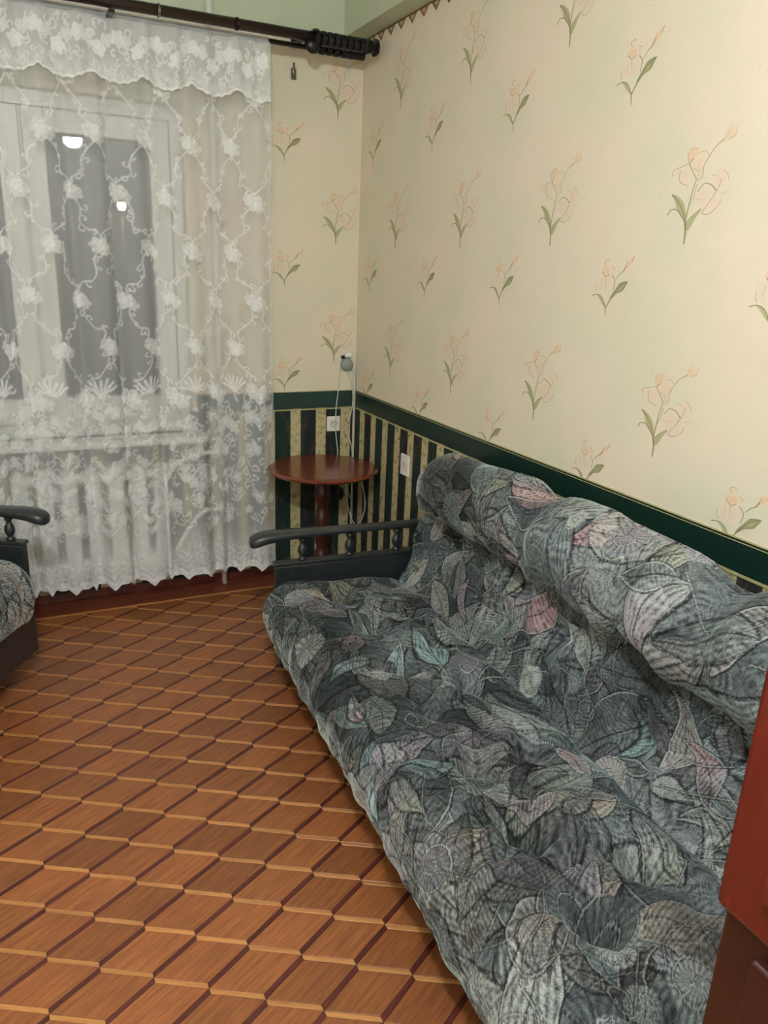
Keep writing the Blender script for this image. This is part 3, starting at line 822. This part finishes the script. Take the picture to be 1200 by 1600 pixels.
# ================================================================== UPHOLSTERY CLOTH
def weave(U, W, seed, nleaf, nswirl, sizes=(.12, .36)):
    """brocade drawing evaluated on the cloth grid: returns colour and relief"""
    r = np.random.RandomState(seed)
    pal = [(78, 90, 90), (62, 74, 76), (100, 98, 104), (108, 110, 104), (84, 78, 86), (90, 102, 100), (112, 104, 98), (56, 62, 68), (120, 122, 114)]
    acc = [(150, 96, 98), (146, 124, 98), (136, 138, 110), (104, 136, 136), (134, 108, 126), (122, 120, 96)]
    lp = lambda c: np.array(srgb(*c)[:3])
    b1 = vfield(U, W, seed, 9)[..., None]; b2 = vfield(U, W, seed+1, 22)[..., None]
    C_ = lp((58, 68, 70))*(1+.0*b1)+np.clip(.5+.4*b1, 0, 1)*(lp((88, 92, 92))-lp((58, 68, 70)))
    C_ = C_*(1+.16*b2)
    h = np.zeros(U.shape)
    grain = r.normal(0, 1, U.shape); grain = (grain+np.roll(grain, 1, 0)+np.roll(grain, 1, 1)+np.roll(grain, (1, 1), (0, 1)))/2
    g1 = vfield(U, W, seed+2, 11)+.25*vfield(U, W, seed+5, 40); g2 = vfield(U, W, seed+3, 13)+.25*vfield(U, W, seed+6, 45)
    st = .75*np.sin(24*g1)*(.6+.4*np.sin(5*g2))+.45*np.sin(41*g2+2*g1)+.30*grain
    C_ = C_*(1+.42*st[..., None])
    umin, umax, wmin, wmax = U.min(), U.max(), W.min(), W.max()
    for k in range(nleaf):
        cu, cw = r.uniform(umin, umax), r.uniform(wmin, wmax)
        Ln = r.uniform(*sizes)*(1. if k < nleaf*.6 else .55); Wd = Ln*r.uniform(.15, .27); ang = r.uniform(0, 6.28); bend = r.uniform(-2.6, 2.6)/Ln*.5
        m = (np.abs(U-cu) < Ln*.75) & (np.abs(W-cw) < Ln*.75)
        ii, jj = np.where(m)
        if not len(ii): continue
        i0, i1, j0, j1 = ii.min(), ii.max()+1, jj.min(), jj.max()+1
        du = U[i0:i1, j0:j1]-cu; dw = W[i0:i1, j0:j1]-cw
        t_ = du*math.cos(ang)+dw*math.sin(ang); s_ = -du*math.sin(ang)+dw*math.cos(ang)
        s_ = s_-bend*(t_**2-(Ln/4)**2)
        q = np.clip(t_/Ln+.5, 0, 1)
        wd = Wd*np.sin(math.pi*q**.75)*(1+.02*np.sin(q*30+k))+1e-6
        ins = (np.abs(s_) < wd) & (q > 0) & (q < 1)
        c0 = lp(acc[r.randint(len(acc))]) if r.rand() < .07 else lp(pal[r.randint(len(pal))])*r.uniform(.7, 1.25)
        c1 = lp(acc[r.randint(len(acc))])*.8 if r.rand() < .16 else c0*.6
        kind = r.randint(3); N = r.uniform(16, 32)*Ln/.2
        e = np.abs(s_)/wd
        if kind == 0: hat = np.sin(2*math.pi*(q*N-e*2.2))
        elif kind == 1: hat = np.sin(2*math.pi*(e*3.2+.3*np.sin(q*12)))
        else: hat = np.sin(2*math.pi*(q*N*.7+s_/Wd*1.6+.3*np.sin(q*9)))
        hat = hat*.55+.45*st[i0:i1, j0:j1]
        cc = c0[None, None]*(1-q[..., None])+c1[None, None]*q[..., None]*1.05
        cc = cc*(1+.7*np.clip(hat, -1, 1.3))[..., None]
        sub = C_[i0:i1, j0:j1]; sub[ins] = (sub*.42+cc*.58)[ins]; 
        hs_ = h[i0:i1, j0:j1]; hs_[ins] = (.35*(1-e**2)+.10*np.clip(hat, -1, 1))[ins]
        # cord outline and midrib
        ed = np.abs(np.abs(s_)-wd)
        on = (ed < .0016) & (q > .01) & (q < .99)
        mr = (np.abs(s_+.004*np.sin(q*7)) < .0017) & ins
        lightc = lp((132, 134, 126)) if r.rand() < .36 else lp((24, 26, 28))
        sub[on] = sub[on]*.4+lightc*.6; hs_[on] = .85
        dk = (np.abs(np.abs(s_)-wd-.0042) < .0019) & (q > .01) & (q < .99)
        sub[dk] = sub[dk]*.35
        sub[mr] = sub[mr]*.3+lp((30, 32, 32))*.7; hs_[mr] = -.15
    for k in range(nswirl):
        cu, cw = r.uniform(umin, umax), r.uniform(wmin, wmax); R_ = r.uniform(.025, .06); ph = r.uniform(0, 6.28); sg = r.choice((-1, 1))
        m = (np.abs(U-cu) < R_) & (np.abs(W-cw) < R_)
        ii, jj = np.where(m)
        if not len(ii): continue
        i0, i1, j0, j1 = ii.min(), ii.max()+1, jj.min(), jj.max()+1
        du = U[i0:i1, j0:j1]-cu; dw = W[i0:i1, j0:j1]-cw
        rad_ = np.hypot(du, dw); th = sg*np.arctan2(dw, du)+ph
        pitch = R_/1.6
        fr = ((rad_/pitch-th/(2*math.pi)) % 1)
        d = np.minimum(fr, 1-fr)*pitch
        ins = rad_ < R_
        base = lp(pal[r.randint(len(pal))])*1.2
        rays = np.sin(th*r.randint(16, 30))
        sub = C_[i0:i1, j0:j1]; hs_ = h[i0:i1, j0:j1]
        sub[ins] = (sub*.35+base[None, None]*.65*(1+.35*rays)[..., None])[ins]
        on = ins & (d < .0017); sub[on] = lp((118, 120, 114)); hs_[on] = .85
        dk = ins & (d >= .0017) & (d < .0036); sub[dk] = sub[dk]*.3
    lines = np.zeros(U.shape)
    for k in range(4):                                     # sweeping cords that follow flowing contours
        g = vfield(U, W, 300+k+seed, 9); gu = np.gradient(g, axis=0)/np.maximum(np.gradient(U, axis=0), 1e-6); gw = np.gradient(g, axis=1)/np.maximum(np.abs(np.gradient(W, axis=1)), 1e-4)
        gr_ = np.hypot(gu, gw)+.5
        gate = vfield(U, W, 100+k+seed, 7) > .5
        for lv in (-1.1, -.2, .7):
            d = np.abs(g-lv-.05*k)/gr_; on = (d < .0015) & gate; dk = (d >= .0015) & (d < .0036) & gate
            C_[on] = C_[on]*.5+lp((116, 118, 112))*.5; h[on] = np.maximum(h[on], .7)
            C_[dk] = C_[dk]*.4
    lum = C_.mean(-1, keepdims=True)
    C_ = lum+(C_-lum)*.62
    C_ = C_*np.clip((lum/.085)**.65, .22, 1.8)*(.98, 1.02, 1.02)
    C_ = C_*(1+.45*np.clip(vfield(U, W, 77+seed, 7), -1, 1))[..., None]
    C_ = C_*1.22; lm = C_.mean(-1, keepdims=True); C_ = C_*np.minimum(1, (.27+.35*np.maximum(lm-.27, 0))/np.maximum(lm, 1e-4))
    return np.clip(C_, .003, .8), h

def cushion(name, profile, vis_pts, Lu, us_fine, disp, seed, nleaf, nswirl, parent, mat, label=None, rend=.055, hidden=26):
    """profile: closed (v,z) control points; first vis_pts of them are the upholstered face seen from the room"""
    P = np.array(spline(profile, 10, True)); nv = vis_pts*10
    vis = P[:nv+1]; hid = np.vstack([P[nv:], P[:1]])
    def resample(Q, n):
        d = np.r_[0, np.cumsum(np.linalg.norm(np.diff(Q, axis=0), axis=1))]; t_ = np.linspace(0, d[-1], n)
        return np.stack([np.interp(t_, d, Q[:, 0]), np.interp(t_, d, Q[:, 1])], 1), t_
    dv = np.linalg.norm(np.diff(vis, axis=0), axis=1).sum()
    A1, t1 = resample(vis, int(dv/us_fine)); A2, t2 = resample(hid, hidden)
    ring = np.vstack([A1, A2[1:-1]]); warc = np.r_[t1, t1[-1]+t2[1:-1]]
    n = len(ring)
    tan = np.roll(ring, -1, 0)-np.roll(ring, 1, 0)
    for _ in range(6): tan = (np.roll(tan, 1, 0)+tan+np.roll(tan, -1, 0))/3
    tan /= np.linalg.norm(tan, axis=1)[:, None]+1e-9
    nor = np.stack([-tan[:, 1], tan[:, 0]], 1)
    cen = ring.mean(0)
    if ((ring-cen)*nor).sum() < 0: nor = -nor
    nu = int(Lu/us_fine); us = np.linspace(0, Lu, nu)
    # closer rings at the rounded ends
    e = rend*(1-np.cos(np.linspace(0, math.pi/2, 14))); us = np.r_[e, us[(us > rend) & (us < Lu-rend)], Lu-e[::-1]]
    nu = len(us)
    dd = np.minimum(us, Lu-us); ins = np.where(dd < rend, rend-np.sqrt(np.maximum(0, rend**2-(rend-dd)**2)), 0)
    U, J = np.meshgrid(us, np.arange(n), indexing='ij')
    W = warc[J]; V0 = ring[J, 0]; Z0 = ring[J, 1]; NV = nor[J, 0]; NZ = nor[J, 1]
    Cc, h = weave(U, W, seed, nleaf, nswirl)
    isvis = (J < len(A1)).astype(float)
    V1, Z1, dn = disp(U, W, V0, Z0, NV, NZ)
    dn = dn-ins[:, None]+h*.0011*isvis
    Vv = V1+NV*dn; Zz = Z1+NZ*dn
    co = np.stack([-Vv, -U, Zz], -1).reshape(-1, 3)        # local: -x towards the room, -y along the length
    k1 = (np.arange(nu-1)[:, None]*n+np.arange(n)[None, :]); k2 = (np.arange(nu-1)[:, None]*n+(np.arange(n)[None, :]+1) % n)
    f = np.stack([k1, k1+n, k2+n, k2], -1).reshape(-1, 4)
    c0 = len(co); cap0 = co[:n].mean(0); cap1 = co[-n:].mean(0)
    co = np.vstack([co, cap0, cap1])
    a = np.arange(n); b = (a+1) % n
    t0 = np.stack([np.full(n, c0), a, b], 1); base = (nu-1)*n; t3 = np.stack([np.full(n, c0+1), base+b, base+a], 1)
    me = bpy.data.meshes.new(name)
    me.vertices.add(len(co)); me.vertices.foreach_set('co', co.astype(np.float32).ravel())
    loops = np.r_[f.ravel(), t0.ravel(), t3.ravel()].astype(np.int32)
    me.loops.add(len(loops)); me.loops.foreach_set('vertex_index', loops)
    me.polygons.add(len(f)+2*n)
    ls = np.r_[np.arange(len(f))*4, len(f)*4+np.arange(2*n)*3].astype(np.int32)
    me.polygons.foreach_set('loop_start', ls)
    me.update(calc_edges=True); me.validate()
    me.polygons.foreach_set('use_smooth', np.ones(len(me.polygons), bool))
    ca = me.attributes.new('ink', 'FLOAT_COLOR', 'POINT')
    cc = np.concatenate([Cc.reshape(-1, 3), np.full((2, 3), .08)]); cc = np.concatenate([cc, np.ones((len(cc), 1))], 1)
    ca.data.foreach_set('color', cc.astype(np.float32).ravel())
    uv = me.uv_layers.new(name='UVMap')
    uvp = np.concatenate([np.stack([U.reshape(-1), W.reshape(-1)], 1), np.zeros((2, 2))])[loops]
    uv.data.foreach_set('uv', uvp.astype(np.float32).ravel())
    me.update()
    # outward normals
    bm = bmesh.new(); bm.from_mesh(me)
    if bm.calc_volume(signed=True) < 0:
        bmesh.ops.reverse_faces(bm, faces=bm.faces); bm.to_mesh(me)
    bm.free()
    return obj(name, me, mat, parent, label=label)

def gauss(x, w): return np.exp(-(x/w)**2)

def crease(U, V, a, b, w):
    ax, ay = a; bx, by = b; L2 = (bx-ax)**2+(by-ay)**2
    t_ = np.clip(((U-ax)*(bx-ax)+(V-ay)*(by-ay))/L2, 0, 1)
    d = np.hypot(U-ax-t_*(bx-ax), V-ay-t_*(by-ay))
    return np.exp(-d/w)*(.35+.65*np.abs(2*t_-1))
SEAT_TUFTS = [(2.05, .55, 1.2), (2.0, .36, 1.), (.13, .535, 1.0), (.45, .53, 1.0), (.74, .54, .8), (1.0, .55, .8), (1.27, .55, .8), (1.53, .555, 1.1), (1.79, .555, 1.5),
              (.36, .33, .8), (.63, .34, .5), (.89, .36, .9), (1.25, .36, .7), (1.69, .36, 1.5)]
def seat_disp(Lu, tufts):
    def f(U, W, V, Z, NV, NZ):
        top = np.clip(NZ, 0, 1)
        d = (.008*vfield(U, V, 4, 11)+.003*vfield(U, V, 14, 30))*top
        for (u, v, a) in tufts:
            r_ = np.hypot(U-u, (V-v)*1.1)
            d = d-a*.086*gauss(r_, .050)*top-a*.008*gauss(U-u+.25*(V-v), .012)*gauss(V-v, .10)*top
        for i_, p_ in enumerate(tufts):
            for q_ in tufts[i_+1:]:
                if .12 < math.hypot(p_[0]-q_[0], p_[1]-q_[1]) < .40:
                    d = d-.013*crease(U, V, p_[:2], q_[:2], .016)*top
            if p_[1] > .45: d = d-.012*crease(U, V, p_[:2], (p_[0]+.05, .80), .014)*top
        d = d+.012*gauss(V-.44, .06)*top*(.5+.5*np.cos((U-.29)*2*math.pi/.31))
        # front roll: padded, gathered crosswise
        fr = gauss(V-.70, .10)*np.clip(NZ*.6-NV*0+.6, 0, 1)*(Z > .26)
        d = d+fr*(.016+.0055*np.sin(U*62+2.5*np.sin(U*7)+5*V)+.003*np.sin(U*131+3*V))
        front = np.clip((V-.76)/.03, 0, 1)*(Z > .2)
        d = d+front*(.004*np.sin(U*23+Z*9)+.003*np.sin(U*57-Z*20))
        d = d+.006*np.sin(17*vfield(U, V, 31, 3.2))*top*gauss(V-.45, .22)
        return V, Z, d
    return f
BACK_TUFTS = [(1.98, .6, .8), (.31, .60, .8), (.66, .47, .8), (.76, .64, 1.), (1.0, .56, .8), (1.38, .66, .9), (1.42, .47, .7), (1.72, .58, .9)]
def back_disp(Lu, lobes, tufts):
    def f(U, W, V, Z, NV, NZ):
        # scalloped top: one bolster lobe per section
        val = np.zeros(U.shape)
        for b_ in lobes: val = np.maximum(val, gauss(U-b_, .075))
        ends = np.maximum(gauss(U, .11), gauss(Lu-U, .11))
        k = np.clip((Z-.60)/.30, 0, 1.1)
        Z2 = Z-k*(.042*val+.085*ends)+k*(.020+.048*np.clip((U-.3)/.45, 0, 1))
        V2 = V-np.clip((Z-.62)/.1, 0, 1)*(V > .10)*(.030*val+.055*ends)+ends*.022*gauss(Z-.60, .10)*(V > .1)
        fr = (NV > -.2)
        d = (.007*vfield(U, Z, 6, 11)+.003*vfield(U, Z, 16, 30))*fr
        for (u, z, a) in tufts:
            d = d-a*.056*gauss(np.hypot(U-u, Z-z), .055)*fr-a*.006*gauss(U-u-.3*(Z-z), .012)*gauss(Z-z, .1)*fr
        for i_, p_ in enumerate(tufts):
            for q_ in tufts[i_+1:]:
                if .10 < math.hypot(p_[0]-q_[0], p_[1]-q_[1]) < .42:
                    d = d-.012*crease(U, Z, p_[:2], q_[:2], .018)*fr*(Z < .70)
            d = d-.012*crease(U, Z, p_[:2], (p_[0]-.03, .70), .016)*fr
        bol = gauss(Z-.80, .10)*fr
        for b_ in lobes: d = d+bol*.005*np.sin((U-b_)*70+9*Z)*gauss(U-b_, .16)
        d = d-.010*gauss(U-np.round(U/.34)*.34, .03)*gauss(Z-.60, .12)*fr
        d = d+.005*np.sin(15*vfield(U, Z, 37, 3.4))*fr*(Z < .75)
        return V2, Z2, d
    return f
seat_prof = [(.215, .355), (.27, .382), (.36, .392), (.46, .396), (.56, .398), (.66, .402), (.735, .394), (.788, .362), (.812, .31), (.812, .255), (.800, .205), (.765, .180),
             (.70, .176), (.50, .176), (.30, .176), (.20, .18), (.16, .22), (.165, .30)]
back_prof = [(.235, .345), (.205, .40), (.180, .47), (.165, .55), (.152, .62), (.158, .672), (.205, .698), (.240, .748), (.238, .82), (.205, .87), (.155, .905), (.10, .915), (.055, .895),
             (.03, .84), (.025, .74), (.03, .6), (.045, .45), (.07, .34), (.12, .30), (.19, .305)]

def turned(h, r=1.0):
    p = [(0, 0), (.016, 0), (.016, .08), (.009, .14), (.012, .2), (.018, .32), (.020, .45), (.017, .58), (.010, .72), (.009, .8), (.015, .86), (.015, 1), (0, 1)]
    return lathe([(a*r, b*h) for a, b in p], 16)

def arm_frame(root, y, v0=.10, v1=.745, tip=.845, lift=0):
    """lower panel, turned balusters and a padded-looking wooden armrest; lies in the local x-z plane at y"""
    w = .030
    pn = obj('arm_panel', boxm(-v1, -v0, y-w/2, y+w/2, .055-lift*.35, .45, bevel=.006), M['darkwood'], root)
    obj('top_rail', boxm(-v1-.004, -v0, y-w/2-.006, y+w/2+.006, .451, .466, bevel=.004), M['darkwood'], root)
    for v in ((.22, .46, .69) if lift else (.22, .43, .63)):
        o = obj('baluster', turned(.094), M['darkwood'], root, smooth=True); o.location = (-v, y, .4665)
    # armrest: flat bar widening and drooping to a rounded tip
    bm = bmesh.new(); rings = []
    prof = [(v0-.02, .024, .588, .014), (.30, .026, .590, .014), (.52, .030, .592, .015), (.68, .036, .592, .018), (.77, .041, .588, .022), (.815, .040, .578, .024), (.838, .030, .570, .019), (tip, .012, .566, .008)]
    pr = spline(prof, 4)
    for (v, hw, zc_, hh) in pr:
        ring = []
        for q in range(16):
            a = 2*math.pi*q/16; ca, sa = math.cos(a), math.sin(a)
            ring.append(bm.verts.new((-v, y+hw*math.copysign(abs(ca)**.6, ca), zc_-.012+hh*math.copysign(abs(sa)**.7, sa))))
        rings.append(ring)
    for a, b in zip(rings, rings[1:]):
        for q in range(16): bm.faces.new((a[q], a[(q+1) % 16], b[(q+1) % 16], b[q]))
    bm.faces.new(rings[0]); bm.faces.new(rings[-1][::-1])
    bmesh.ops.recalc_face_normals(bm, faces=bm.faces)
    obj('armrest', bm, M['darkwood'], root, smooth=True)
    for v in ((.17, .70) if not lift else ()):
        obj('leg', boxm(-v-.028, -v+.028, y-.02, y+.02, 0, .056+lift, bevel=.004), M['darkwood'], root)

def make_sofa(name, loc, rz, Lu, tufts, lobes, btufts, fine, seed, nl, label, cat, lift=0):
    root = thing(name, loc, rz, label=label, cat=cat)
    cushion('seat_cushion', seat_prof, 12, Lu, fine, seat_disp(Lu, tufts), seed, nl[0], nl[1], root, M['velvet'], label='tufted seat in patterned grey velvet')
    cushion('back_cushion', back_prof, 13, Lu, fine, back_disp(Lu, lobes, btufts), seed+54, nl[2], nl[3], root, M['velvet'], label='backrest with bulging scalloped top roll')
    bm = bmesh.new()
    box(bm, -.72, -.16, -Lu+.05, -.05, .10, .170, .004)
    obj('base_frame', bm, M['underside'], root)
    for u in (.20, Lu-.2):
        for v in (.24, .66):
            o = obj('caster_leg', lathe([(0, 0), (.014, 0), (.02, .012), (.02, .03), (.012, .045), (.018, .06), (.022, .10), (0, .10)], 14), M['darkwood'], root, smooth=True)
            o.location = (-v, -u, 0)
    arm_frame(root, .052, lift=lift); arm_frame(root, -Lu-.052, lift=lift)
    if lift:
        obj('front_board', boxm(-.770, -.16, -Lu-.03, .034, .122, lift+.185, bevel=.008), M['darkwood'], root)
        for v in (.25, .66):
            for yy in (-.16, -Lu+.16):
                obj('foot', lathe([(0, 0), (.022, 0), (.03, .02), (.030, .05), (.02, .08), (.026, .12), (0, .12)], 16), M['darkwood'], root, loc=(-v, yy, 0), smooth=True)
        for ch in root.children:
            if not ch.name.startswith(('foot', 'front_board', 'caster')): ch.location.z += lift
        bpy.context.view_layer.update()
    return root
SOFA_L = 2.17
make_sofa('sofa', (-.02, -1.085, 0), -.06, SOFA_L, SEAT_TUFTS, [.86, 1.58], BACK_TUFTS, .0029, 21, (430, 46, 350, 36),
          'long tufted sofa in grey leaf patterned velvet along the right wall', 'sofa')

# armchair of the same suite, seen only at the left edge
AC = .62
ang = math.radians(-31)                       # facing direction of the chair
f_ = Vector((math.cos(ang), math.sin(ang))); s_ = Vector((-math.sin(ang), math.cos(ang)))
# local -x is the front, +y is the far arm (y=+.052)
rz = ang+math.pi
loc_front = Vector((-1.650, -.70))             # front end of the far arm panel
# chair local: front = -x ; with rotation rz local -x -> f_ ; local +y -> -s_
orig = loc_front-f_*.745-s_*(AC+.052)
make_sofa('armchair', (orig.x, orig.y, 0), rz, AC, [(.2, .53, 1), (.42, .53, 1), (.31, .35, 1)], [], [(.2, .6, 1), (.42, .6, 1)], .0042, 77, (110, 12, 90, 10),
          'dark armchair of the same suite with turned spindles at the left edge by the curtain', 'armchair', lift=.10)

# ================================================================== WARDROBE
wd = thing('cabinet', (-.74, -3.7, 0), label='glossy red mahogany two-part cabinet at the right edge in front of the sofa', cat='cabinet')
FX, FY = -1.056, -3.335
FXL, FYL = FX+.74, FY+3.7
SEAM = 1.02
bm = boxm(FXL+.008, .27, -.40, FYL-.008, .06, SEAM-.001, bevel=.003)
obj('lower_carcass', bm, M['wardrobe2'], wd)
obj('upper_carcass', boxm(FXL, .27, -.40, FYL, SEAM, 1.62, bevel=.006), M['wardrobe'], wd)
obj('plinth', boxm(FXL+.03, .26, -.38, FYL-.03, 0, .06), M['wardrobe2'], wd)
for z0, z1, m in ((.10, SEAM-.02, 'wardrobe2'), (SEAM+.05, 1.58, 'wardrobe')):
    for y0, y1 in ((-.38, -.02), (-.01, FYL-.05)):
        dx = FXL if z0 > .9 else FXL+.008
        d = obj('door', boxm(dx-.012, dx+.0005, y0, y1, z0, z1, bevel=.003), M[m], wd)
        obj('knob', lathe([(.006, 0), (.006, .012), (.013, .02), (.010, .03), (0, .032)], 12), M['hook'], d, smooth=True).matrix_local = Matrix.Translation((dx-.012, (y1-.04) if y0 < -.2 else (y0+.04), (z0+z1)/2)) @ Matrix.Rotation(-math.pi/2, 4, 'Y')

# ================================================================== CEILING LAMP
cl = thing('ceiling_lamp', (LAMP_POS[0], LAMP_POS[1], ZC), label='lit ceiling lamp hanging on a short rod in the middle of the room', cat='lamp')
dz = LAMP_POS[2]-ZC
obj('canopy', lathe([(0, 0), (.05, 0), (.045, -.02), (.012, -.03), (0, -.03)], 20), M['white'], cl, smooth=True)
obj('rod', lathe([(.006, -.03), (.006, dz+.06), (0, dz+.06)], 8), M['hook'], cl)
obj('lamp_shade', lathe([(0, dz-.055), (.042, dz-.045), (.070, dz-.02), (.075, dz+.01), (.05, dz+.045), (.02, dz+.058), (0, dz+.058)], 24), M['shade'], cl, smooth=True, label='glowing glass shade')
